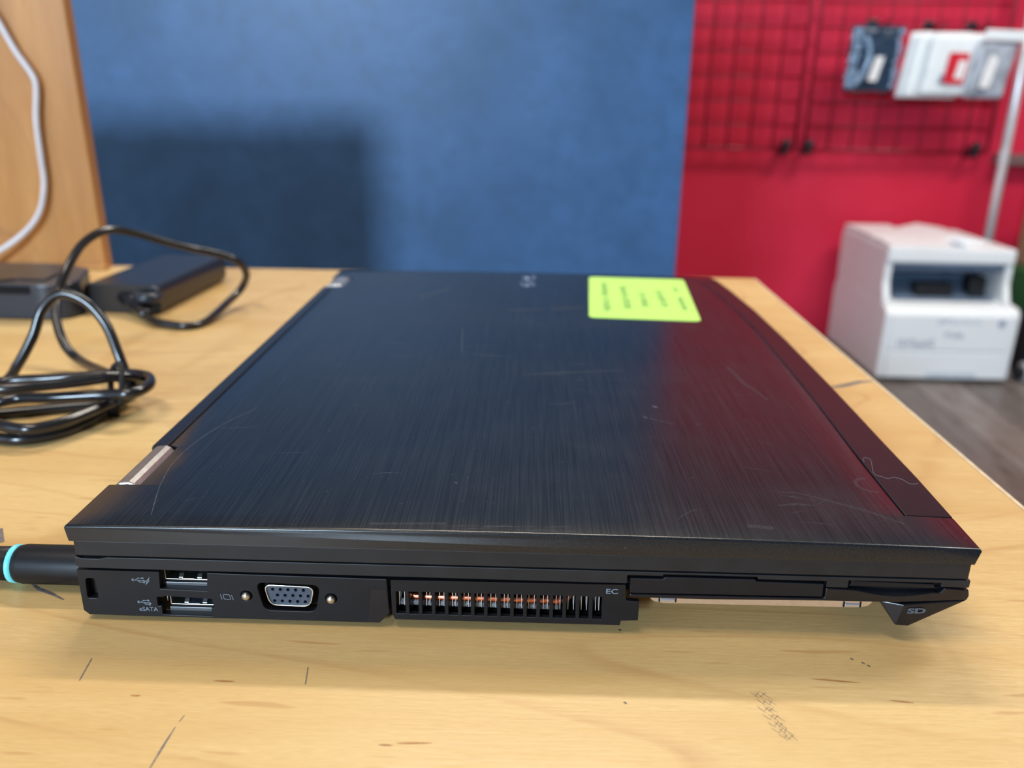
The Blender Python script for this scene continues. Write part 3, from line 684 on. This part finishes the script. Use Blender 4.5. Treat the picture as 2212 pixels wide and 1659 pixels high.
# ------------------------------------------------------------------ power adapter with its coiled cord and lit plug
pa = thing('power_adapter', (-0.137, 0.385, 0.0), 'slim black power adapter with coiled cord and cyan-ringed plug', 'power adapter')
def turned(pts, cx, cy, a):
    return [(cx + (x*math.cos(a) - y*math.sin(a)), cy + (x*math.sin(a) + y*math.cos(a))) for x, y in pts]
def slab(poly, z0, z1, r, n=5):
    """vertical-sided slab with rounded top and bottom rims"""
    bm = new(); rings = []
    cx = sum(p[0] for p in poly)/len(poly); cy = sum(p[1] for p in poly)/len(poly)
    lev = [(z0 + r*(1-math.cos(PI/2*t/n)), r*(1-math.sin(PI/2*t/n))) for t in range(n+1)] + [(z1 - r*(1-math.sin(PI/2*t/n)), r*(1-math.cos(PI/2*t/n))) for t in range(n+1)]
    hw = max(math.hypot(p[0]-cx, p[1]-cy) for p in poly)
    for z, ins in lev:
        rings.append([bm.verts.new((p[0] - (p[0]-cx)/max(1e-6, math.hypot(p[0]-cx, p[1]-cy))*ins*1.2, p[1] - (p[1]-cy)/max(1e-6, math.hypot(p[0]-cx, p[1]-cy))*ins*1.2, z)) for p in poly])
    for a, b in zip(rings, rings[1:]):
        for i_ in range(len(a)): bm.faces.new((a[i_], a[(i_+1) % len(a)], b[(i_+1) % len(a)], b[i_]))
    bm.faces.new(rings[0]); bm.faces.new(rings[-1]); return bm
# brick body: rounded rectangle section extruded along its length
bm = new(); ang = -0.06
sec = rounded([(-0.0255, 0.0), (0.0255, 0.0), (0.0255, 0.0190), (-0.0255, 0.0190)], 0.0066, 6)
tmp = plate(sec, [], 0.0, 0.104)
for v in tmp.verts:
    x, y = v.co.x, v.co.y; v.co.x = -0.1395 + x*math.cos(ang) - y*math.sin(ang); v.co.y = 0.3275 + x*math.sin(ang) + y*math.cos(ang)
obj('brick', tmp, M_brick, pa, bevel=0.0010, angle=0.9)
bm = new(); rbox(bm, (-0.1300, 0.3268, 0.0095), (0.018, 0.0030, 0.0095), ang)
obj('socket', bm, M_dark, pa, bevel=0.0015)
bm = tube(new(), catmull([(-0.1390, 0.3300, 0.0105), (-0.1330, 0.3250, 0.0088), (-0.1250, 0.3180, 0.0058), (-0.1160, 0.3080, 0.0045)], 5), [0.0046]*7 + [0.0040]*4 + [0.0034]*5, 12)
obj('strain_relief', bm, M_cord, pa, smooth=True)
bm = tube(new(), catmull([(-0.1280, 0.3250, 0.0120), (-0.1220, 0.3190, 0.0122), (-0.1165, 0.3210, 0.0118), (-0.1150, 0.3270, 0.0110)], 5), 0.0034, 12)
obj('right_angle_plug', bm, M_hub, pa, smooth=True)
CORD = [(-0.1200, 0.3120, 0.0040), (-0.1068, 0.2990, 0.0030), (-0.0856, 0.2923, 0.0024), (-0.0773, 0.3039, 0.0024), (-0.0753, 0.3361, 0.0060), (-0.0712, 0.3547, 0.0120), (-0.0639, 0.3450, 0.0241), (-0.0677, 0.3350, 0.0351), (-0.0854, 0.3250, 0.0424), (-0.0986, 0.3100, 0.0495), (-0.1105, 0.2950, 0.0572), (-0.1186, 0.2800, 0.0610), (-0.1254, 0.2650, 0.0561), (-0.1283, 0.2500, 0.0449), (-0.1299, 0.2400, 0.0332), (-0.1259, 0.2280, 0.0225), (-0.1179, 0.2180, 0.0118), (-0.1052, 0.2080, 0.0065), (-0.0783, 0.1783, 0.0110), (-0.0633, 0.1640, 0.0130), (-0.0547, 0.1552, 0.0110), (-0.0593, 0.1487, 0.0080), (-0.0632, 0.1360, 0.0080), (-0.0695, 0.1219, 0.0080), (-0.0788, 0.1148, 0.0080), (-0.0923, 0.1184, 0.0080), (-0.1111, 0.1302, 0.0080), (-0.1244, 0.1481, 0.0090), (-0.1192, 0.1636, 0.0100), (-0.0998, 0.1673, 0.0110), (-0.0794, 0.1698, 0.0120), (-0.0649, 0.1712, 0.0130), (-0.0518, 0.1651, 0.0140), (-0.0459, 0.1534, 0.0140), (-0.0487, 0.1429, 0.0140), (-0.0617, 0.1425, 0.0130), (-0.0827, 0.1403, 0.0120), (-0.0961, 0.1416, 0.0110), (-0.1044, 0.1391, 0.0100), (-0.1157, 0.1367, 0.0060), (-0.1080, 0.1237, 0.0026), (-0.0925, 0.1172, 0.0026), (-0.0812, 0.1175, 0.0026), (-0.0720, 0.1249, 0.0026), (-0.0662, 0.1405, 0.0026), (-0.0624, 0.1594, 0.0040), (-0.0568, 0.1660, 0.0080), (-0.0541, 0.1577, 0.0160), (-0.0600, 0.1491, 0.0190), (-0.0660, 0.1449, 0.0190), (-0.0803, 0.1372, 0.0190), (-0.0974, 0.1302, 0.0190), (-0.1167, 0.1321, 0.0160), (-0.1258, 0.1506, 0.0100), (-0.1270, 0.1780, 0.0049), (-0.1195, 0.1800, 0.0138), (-0.1126, 0.1840, 0.0265), (-0.1084, 0.1880, 0.0383), (-0.0999, 0.1900, 0.0454), (-0.0884, 0.1900, 0.0418), (-0.0794, 0.1880, 0.0318), (-0.0735, 0.1840, 0.0194), (-0.0687, 0.1800, 0.0081), (-0.0640, 0.1730, 0.0028), (-0.0700, 0.1600, 0.0024), (-0.0950, 0.1500, 0.0024), (-0.1350, 0.1300, 0.0024), (-0.1500, 0.0900, 0.0024), (-0.1300, 0.0450, 0.0035), (-0.0900, 0.0215, 0.0055), (-0.0600, 0.0180, 0.0064), (-0.0440, 0.0180, 0.0065)]
obj('cord', tube(new(), catmull(CORD, 10), 0.0024, 12), M_cord, pa, smooth=True)
bm = tube(new(), catmull([(-0.0640, 0.1505, 0.0005), (-0.0570, 0.1480, 0.0080), (-0.0560, 0.1500, 0.0180), (-0.0590, 0.1560, 0.0226), (-0.0650, 0.1600, 0.0180), (-0.0680, 0.1620, 0.0060), (-0.0650, 0.1560, 0.0008), (-0.0600, 0.1490, 0.0010)], 6), 0.0013, 8)
obj('cord_tie', bm, M_rubber, pa, smooth=True, label='black strap around the coil')
def barrel(prof, name, mat, parent, **kw):
    bm = new(); rings = []
    for x, r in prof: rings.append([bm.verts.new((x, 0.0180 + r*math.cos(2*PI*q/28), 0.0065 + r*math.sin(2*PI*q/28))) for q in range(28)])
    for a, b in zip(rings, rings[1:]):
        for i_ in range(28): bm.faces.new((a[i_], a[(i_+1) % 28], b[(i_+1) % 28], b[i_]))
    bm.faces.new(rings[0]); bm.faces.new(rings[-1])
    return obj(name, bm, mat, parent, smooth=True, **kw)
pg = barrel([(-0.0262, 0.0050), (-0.0258, 0.0054), (-0.0240, 0.00575), (-0.0060, 0.0058), (0.0006, 0.0057), (0.0006, 0.0030), (0.0009, 0.0030)], 'plug', M_plastic, pa)
barrel([(-0.0279, 0.0050), (-0.0276, 0.00545), (-0.0264, 0.00560), (-0.0261, 0.0050)], 'light_ring', M_ring, pg, label='glowing cyan ring')
barrel([(-0.0450, 0.0026), (-0.0440, 0.0034), (-0.0380, 0.0047), (-0.0280, 0.0050), (-0.0278, 0.0048)], 'plug_tail', M_plastic, pg)

# rounded dark dock at the far left
dk = thing('charging_dock', (-0.215, 0.335, 0.0), 'low rounded blue-black dock at the left edge beside the adapter', 'charger')
poly = rounded([(-0.285, 0.307), (-0.176, 0.3065), (-0.1640, 0.3120), (-0.1625, 0.3220), (-0.1745, 0.3600), (-0.20, 0.372), (-0.27, 0.372), (-0.295, 0.350)], 0.006, 5)
body = obj('dock_body', slab(poly, 0.0006, 0.0225, 0.0012, 3), M_hub, dk)
poly2 = rounded([(-0.270, 0.318), (-0.194, 0.3165), (-0.187, 0.3105), (-0.180, 0.3150), (-0.186, 0.3600), (-0.265, 0.364)], 0.004, 4)
obj('dock_pad', plate(rounded([(-0.280, 0.3115), (-0.2085, 0.3115), (-0.200, 0.3180), (-0.181, 0.3175), (-0.1860, 0.3590), (-0.272, 0.362)], 0.003, 4), [], 0.0222, 0.0236, 'z'), M_brick, dk, bevel=0.0006, label='matt top pad')
obj('dock_lip', plate(rounded([(-0.280, 0.3058), (-0.1860, 0.3058), (-0.1840, 0.3075), (-0.280, 0.3080)], 0.0006), [], 0.0165, 0.0215, 'z'), M_dark, dk)
for x, y in ((-0.27, 0.322), (-0.180, 0.320), (-0.19, 0.355)):
    obj('rubber_foot', plate(circ(x, y, 0.004), [], 0.0, 0.0010, 'z'), M_rubber, dk)

# ------------------------------------------------------------------ wire grids on the red wall
def grid(x0, x1, label):
    g = thing('wire_grid', ((x0+x1)/2, 2.80, -0.033), label, 'display grid', 'red wire grids on the wall')
    zb, zt = -0.033, 0.885; yv = 2.795
    n = round((x1-x0)/0.0765); st_ = (x1-x0)/n
    for i in range(n+1):
        x = x0 + i*st_
        obj('wire', tube(new(), [Vector((x, yv, zb)), Vector((x, yv, zt))], 0.0060 if i in (0, n) else 0.0036, 8), M_wire, g, smooth=True)
    for i in range(13):
        z = zb + i*0.0765
        obj('wire', tube(new(), [Vector((x0, yv+0.006, z)), Vector((x1, yv+0.006, z))], 0.0060 if i in (0, 12) else 0.0036, 8), M_wire, g, smooth=True)
    return g
g1 = grid(0.545, 1.005, 'red wire grid on the wall nearest the blue partition, empty')
g2 = grid(1.037, 1.650, 'red wire grid on the wall carrying the hanging packages')
def clip(x, label):
    t = thing('grid_clip', (x, 2.79, -0.045), label, 'clip', 'black clips at the grid bottoms')
    bm = lathe_y(new(), x, -0.016, [(2.768, 0.008), (2.770, 0.013), (2.780, 0.016), (2.789, 0.016), (2.792, 0.010)], 18); obj('knob', bm, M_knob, t, smooth=True)
    bm = bx(x-0.010, x+0.010, 2.788, 2.850, -0.050, -0.020); obj('bracket', bm, M_knob, t, bevel=0.003)
    bm = lathe_y(new(), x, -0.040, [(2.778, 0.006), (2.780, 0.010), (2.790, 0.010)], 14); obj('screw_cap', bm, M_knob, t, smooth=True)
clip(0.973, 'black grid clip at the right bottom corner of the empty grid')
clip(1.050, 'black grid clip at the left bottom corner of the package grid')
clip(1.606, 'black grid clip near the chrome pole')
def hook(x, z, label):
    t = thing('display_hook', (x, 2.79, z), label, 'hook', 'black hooks holding packages')
    obj('peg', tube(new(), catmull([(x, 2.79, z), (x, 2.74, z-0.002), (x, 2.68, z), (x, 2.665, z+0.012)], 5), 0.0035, 8), M_knob, t, smooth=True)
    obj('back_plate', bx(x-0.018, x+0.018, 2.786, 2.7915, z-0.006, z+0.022), M_knob, t, bevel=0.002)
hook(1.206, 0.352, 'black peg above the dark pouch')
hook(1.386, 0.350, 'black peg at the left end of the white packages')
hook(1.523, 0.350, 'black peg at the right end of the white packages')

def pillow(cx, cy, cz, w, h, d, lean=0.0, nx=12, nz=14, crumple=0.004, seed=1, shear=0.0):
    """flat bag: two sheets puffed apart and sealed at the rim"""
    r = random.Random(seed); bm = new(); F = []; Bk = []
    for j in range(nz+1):
        a, b = [], []
        for i in range(nx+1):
            u, v_ = i/nx, j/nz; e_ = (math.sin(PI*u)*math.sin(PI*v_))**0.5 if 0 < i < nx and 0 < j < nz else 0
            x = cx + (u-0.5)*w + shear*(v_-0.5)*h + r.uniform(-1, 1)*crumple*0.3; z = cz + (v_-0.5)*h + r.uniform(-1, 1)*crumple*0.3
            y = cy + lean*(0.5-v_)*h
            a.append(bm.verts.new((x, y - d/2*e_ - 0.0006 + (r.uniform(-1, 1)*crumple if e_ else 0), z)))
            b.append(bm.verts.new((x, y + d/2*e_ + 0.0006, z)))
        F.append(a); Bk.append(b)
    for S in (F, Bk):
        for j in range(nz):
            for i in range(nx): bm.faces.new((S[j][i], S[j][i+1], S[j+1][i+1], S[j+1][i]))
    for j in range(nz):
        for i in (0, nx): bm.faces.new((F[j][i], F[j+1][i], Bk[j+1][i], Bk[j][i]))
    for i in range(nx):
        for j in (0, nz): bm.faces.new((F[j][i], F[j][i+1], Bk[j][i+1], Bk[j][i]))
    return bm
# dark pouch with bubble wrap
t = thing('bubble_pouch', (1.194, 2.715, 0.155), 'dark blue pouch with bubble wrap edges and a white strip label, hanging', 'package')
obj('pouch', pillow(1.194, 2.715, 0.251, 0.158, 0.196, 0.030, shear=0.03, seed=2), M_bag_dark, t, smooth=True)
bm = new()
rng = random.Random(5)
for side, xs in ((-1, 1.128), (1, 1.262)):
    for i in range(8):
        z = 0.172 + i*0.023
        for j in range(2 if side < 0 else 1):
            c_ = Vector((xs + side*0.004 + j*0.014 + 0.03*(z-0.25) + rng.uniform(-0.003, 0.003), 2.703 - j*0.004, z + rng.uniform(-0.003, 0.003)))
            bmesh.ops.create_uvsphere(bm, u_segments=8, v_segments=6, radius=0.0105*rng.uniform(0.8, 1.15), matrix=Matrix.Translation(c_) @ Matrix.Scale(0.6, 4, (0, 1, 0)))
obj('bubble_wrap', bm, M_bubble, t, smooth=True, kind='stuff')
obj('fold', tube(new(), catmull([(1.135, 2.692, 0.17), (1.160, 2.690, 0.205), (1.172, 2.689, 0.245), (1.170, 2.690, 0.285), (1.156, 2.692, 0.318)], 5), [0.004]+[0.0085]*19+[0.004], 8), M_bubble, t, smooth=True)
obj('strip_label', plate([(1.178, 0.187), (1.206, 0.185), (1.222, 0.258), (1.196, 0.260)], [], 2.6895, 2.6905), M_label_white, t, label='white strip label')
obj('header', plate([(1.124, 0.315), (1.272, 0.315), (1.280, 0.351), (1.130, 0.352)], [circ(1.206, 0.343, 0.006, 10)], 2.712, 2.716), M_bag_dark, t)
# stack of white packages
for i, (dx, dy, lab) in enumerate(((-0.014, 0.024, 'rearmost white package on the hook pair, showing as a sliver at left'), (0.002, 0.008, 'middle white package on the hook pair, behind the red-labelled one'))):
    t = thing('white_package', (1.42 + dx, 2.70 + dy, 0.14), lab, 'package', 'white packages on the grid')
    obj('pouch', pillow(1.395 + dx, 2.70 + dy, 0.236, 0.168, 0.196, 0.010, seed=10+i, shear=0.12, crumple=0.0015), M_bag_white, t, smooth=True)
t = thing('white_package', (1.47, 2.685, 0.14), 'front white package on the hook pair with a red label', 'package', 'white packages on the grid')
obj('pouch', pillow(1.440, 2.687, 0.238, 0.170, 0.184, 0.012, seed=20, shear=0.10, crumple=0.0015), M_bag_white, t, smooth=True)
rl = obj('red_label', plate([(1.408, 0.182), (1.472, 0.180), (1.480, 0.272), (1.418, 0.274)], [], 2.6735, 2.6750), M_label_red, t, label='red label')
obj('white_tag', plate(rounded([(1.440, 0.197), (1.466, 0.195), (1.473, 0.250), (1.450, 0.252)], 0.006), [], 2.6722, 2.6733), M_label_white, rl)
obj('dark_window', plate([(1.397, 0.186), (1.409, 0.186), (1.411, 0.208), (1.399, 0.208)], [], 2.6740, 2.6752), M_prn_dark, t)
t = thing('clear_bag', (1.54, 2.68, 0.14), 'grey clear bag with a white item, right of the red label', 'package')
obj('pouch', pillow(1.548, 2.664, 0.224, 0.120, 0.170, 0.022, seed=31, shear=0.14, crumple=0.004), M_bag_grey, t, smooth=True)
obj('header', plate([(1.505, 0.310), (1.628, 0.306), (1.640, 0.326), (1.632, 0.337), (1.505, 0.341)], [], 2.650, 2.654), M_bag_white, t, bevel=0.002)
obj('white_item', plate(rounded([(1.508, 0.170), (1.540, 0.168), (1.556, 0.255), (1.532, 0.270), (1.522, 0.240)], 0.008), [], 2.642, 2.648), M_label_white, t, bevel=0.002)

# ------------------------------------------------------------------ chrome pole and shelf rail
t = thing('metal_pole', (1.684, 2.75, FZ), 'pale chrome pole behind the printer reaching past the frame top', 'pole')
obj('tube', tube(new(), [Vector((1.690, 2.75, FZ + 0.01)), Vector((1.683, 2.75, 0.9))], 0.0150, 20), M_chrome, t, smooth=True)
bm = new()
for z in (-0.060, -0.045, -0.030): tube(bm, [Vector((1.6850, 2.75, z - 0.004)), Vector((1.6850, 2.75, z + 0.004))], 0.0170, 20)
obj('joint_ring', bm, M_chrome, t, bevel=0.001)
obj('foot_plate', plate(circ(1.690, 2.75, 0.045, 24), [], FZ, FZ + 0.01, 'z'), M_chrome, t, bevel=0.002)
t = thing('wall_shelf_rail', (2.1, 2.83, -0.075), 'grey-brown metal rail on the red wall right of the chrome pole', 'rail')
obj('bar', bx(1.700, 2.6, 2.80, 2.8495, -0.075, -0.038), simple('grey_brown_rail', (0.22, 0.13, 0.13), 0.45, 0.3), t, bevel=0.003)
for x in (1.9, 2.4): obj('bracket', bx(x - 0.02, x + 0.02, 2.82, 2.8495, -0.16, -0.076), M_steel, t, bevel=0.002)

# ------------------------------------------------------------------ printer on the floor
pr = thing('printer', (1.41, 2.56, FZ), 'bulky white laser printer with a slate output bay standing on the floor', 'printer')
X0, X1 = 1.205, 1.610
low = rounded([(2.335, -0.690), (2.330, -0.482), (2.345, -0.464), (2.400, -0.457), (2.780, -0.457), (2.800, -0.50), (2.800, -0.690)], 0.010, 4)
obj('lower_body', plate(low, [], X0, X1, 'x'), M_prn, pr, bevel=0.006)
cheek = rounded([(2.365, -0.459), (2.392, -0.400), (2.392, -0.330), (2.388, -0.300), (2.790, -0.300), (2.785, -0.459)], 0.012, 4)
for a, b in ((X0, X0 + 0.022), (X1 - 0.038, X1 - 0.018)): obj('side_cheek', plate(cheek, [], a, b, 'x'), M_prn, pr, bevel=0.006)
obj('scanner_bed', bx(X0 + 0.0005, X1 - 0.0185, 2.384, 2.786, -0.338, -0.291), M_prn, pr, bevel=0.008)
bay = obj('output_bay', bx(X0 + 0.023, X1 - 0.039, 2.560, 2.780, -0.456, -0.339), M_prn_dark, pr)
obj('bay_hood', bx(X0 + 0.023, X1 - 0.039, 2.400, 2.500, -0.362, -0.339), M_prn_dark, pr, bevel=0.004)
bm = plate([(2.40, -0.4565), (2.56, -0.4565), (2.56, -0.410)], [], X0 + 0.05, X1 - 0.05, 'x'); obj('paper_tray', bm, M_prn_dark, pr, bevel=0.003)
obj('tray_slot', bx(X0 + 0.12, X0 + 0.235, 2.425, 2.470, -0.4560, -0.4080), M_prn_blk, pr, bevel=0.003)
obj('bay_handle', bx(X0 + 0.285, X0 + 0.335, 2.425, 2.480, -0.4560, -0.3850), M_prn_blk, pr, bevel=0.004)
obj('scanner_lid', plate(rounded([(2.50, -0.2905), (2.50, -0.283), (2.55, -0.277), (2.785, -0.277), (2.788, -0.2905)], 0.008), [], X0 + 0.004, X0 + 0.150, 'x'), M_prn, pr, bevel=0.006)
obj('document_feeder', plate([(X0 + 0.152, -0.2905), (X0 + 0.160, -0.286), (X0 + 0.235, -0.268), (X0 + 0.320, -0.280), (X0 + 0.345, -0.2905)], [], 2.47, 2.76), M_prn, pr, bevel=0.006)
obj('control_panel', plate(rounded([(2.384, -0.2905), (2.388, -0.286), (2.50, -0.276), (2.50, -0.2905)], 0.004), [], X0 + 0.004, X0 + 0.236, 'x'), M_prn, pr, bevel=0.004)
obj('panel_screen', bx(X0 + 0.200, X0 + 0.232, 2.398, 2.45, -0.286, -0.2795), M_prn_ink, pr, bevel=0.002)
obj('drawer_front', bx(X0 + 0.022, X1 - 0.022, 2.3255, 2.3330, -0.684, -0.600), M_prn, pr, bevel=0.003)
obj('drawer_grip', bx(X0 + 0.150, X0 + 0.300, 2.3240, 2.3260, -0.684, -0.664), simple('pale_grip', (0.55, 0.62, 0.70), 0.4), pr, bevel=0.002)
obj('front_door', bx(X0 + 0.022, X1 - 0.022, 2.3255, 2.3330, -0.596, -0.484), M_prn, pr, bevel=0.003)
# too blurred to read in the photograph: rows of small grey strokes of the same size and place
def blurred_print(x0, x1, z0, z1, n, seed):
    r = random.Random(seed); bm = new(); w = (x1-x0)/n
    for i in range(n):
        a = x0 + i*w; hh = z1 - (0 if r.random() < 0.3 else (z1-z0)*0.3)
        box(bm, a, a + w*0.28, 2.3246, 2.3253, z0, hh)
        if r.random() < 0.7: box(bm, a, a + w*0.7, 2.3246, 2.3253, z0, z0 + (z1-z0)*0.22)
        if r.random() < 0.6: box(bm, a, a + w*0.7, 2.3246, 2.3253, hh - (z1-z0)*0.2, hh)
    return bm
obj('front_print', blurred_print(X0 + 0.045, X0 + 0.160, -0.583, -0.560, 9, 1), M_prn_ink, pr)
obj('front_print', blurred_print(X0 + 0.185, X0 + 0.245, -0.552, -0.532, 5, 2), M_prn_ink, pr)
obj('front_print', blurred_print(X0 + 0.160, X0 + 0.290, -0.508, -0.494, 12, 3), simple('pale_blue_print', (0.45, 0.55, 0.70), 0.5), pr)
obj('power_button', lathe_y(new(), X1 - 0.055, -0.504, [(2.3225, 0.008), (2.3228, 0.0105), (2.3254, 0.011)], 18), M_prn_ink, pr, smooth=True)
for x in (X0 + 0.03, X1 - 0.03):
    for y in (2.37, 2.76): obj('rubber_foot', plate(circ(x, y, 0.014), [], FZ, -0.689, 'z'), M_rubber, pr)

# ------------------------------------------------------------------ things stacked right of the printer
t = thing('cardboard_box', (1.98, 2.68, -0.385), 'brown cardboard box with orange tape on top of the green crate', 'box')
obj('carton', bx(1.765, 2.16, 2.44, 2.70, -0.385, -0.125), M_card, t, bevel=0.003)
obj('tape', bx(1.763, 2.162, 2.438, 2.50, -0.165, -0.120), M_tape, t, bevel=0.002)
obj('flap', bx(1.770, 2.155, 2.51, 2.695, -0.1248, -0.121), M_card, t, bevel=0.001)
t = thing('green_crate', (1.98, 2.66, -0.51), 'green plastic crate under the cardboard box, right of the printer', 'crate')
obj('bin', plate(rounded([(1.715, 2.42), (2.20, 2.42), (2.20, 2.70), (1.715, 2.70)], 0.02), [rounded([(1.723, 2.428), (2.192, 2.428), (2.192, 2.692), (1.723, 2.692)], 0.015)], -0.507, -0.398, 'z'), M_greenbox, t)
obj('lid', plate(rounded([(1.712, 2.415), (2.206, 2.415), (2.206, 2.704), (1.712, 2.704)], 0.02), [], -0.397, -0.386, 'z'), M_greenbox, t, bevel=0.003)
t = thing('black_case', (1.98, 2.66, FZ), 'black case on the floor under the green crate', 'case')
obj('shell', plate(rounded([(1.712, 2.43), (2.19, 2.43), (2.19, 2.70), (1.712, 2.70)], 0.03), [], FZ, -0.508, 'z'), M_knob, t, bevel=0.01)
obj('latch', bx(1.75, 1.80, 2.422, 2.431, -0.62, -0.57), M_chrome, t, bevel=0.002)
t = thing('steel_thermos', (1.70, 2.40, FZ), 'bluish steel cylinder lying on the floor right of the printer', 'bottle')
obj('cylinder', tube(new(), [Vector((1.668, 2.36, FZ + 0.032)), Vector((1.672, 2.36, FZ + 0.032)), Vector((1.84, 2.38, FZ + 0.032)), Vector((1.845, 2.38, FZ + 0.032))], [0.026, 0.032, 0.032, 0.026], 20), M_chrome, t, smooth=True)
obj('cap', tube(new(), [Vector((1.646, 2.358, FZ + 0.030)), Vector((1.668, 2.36, FZ + 0.030))], 0.020, 16), M_knob, t, bevel=0.002)
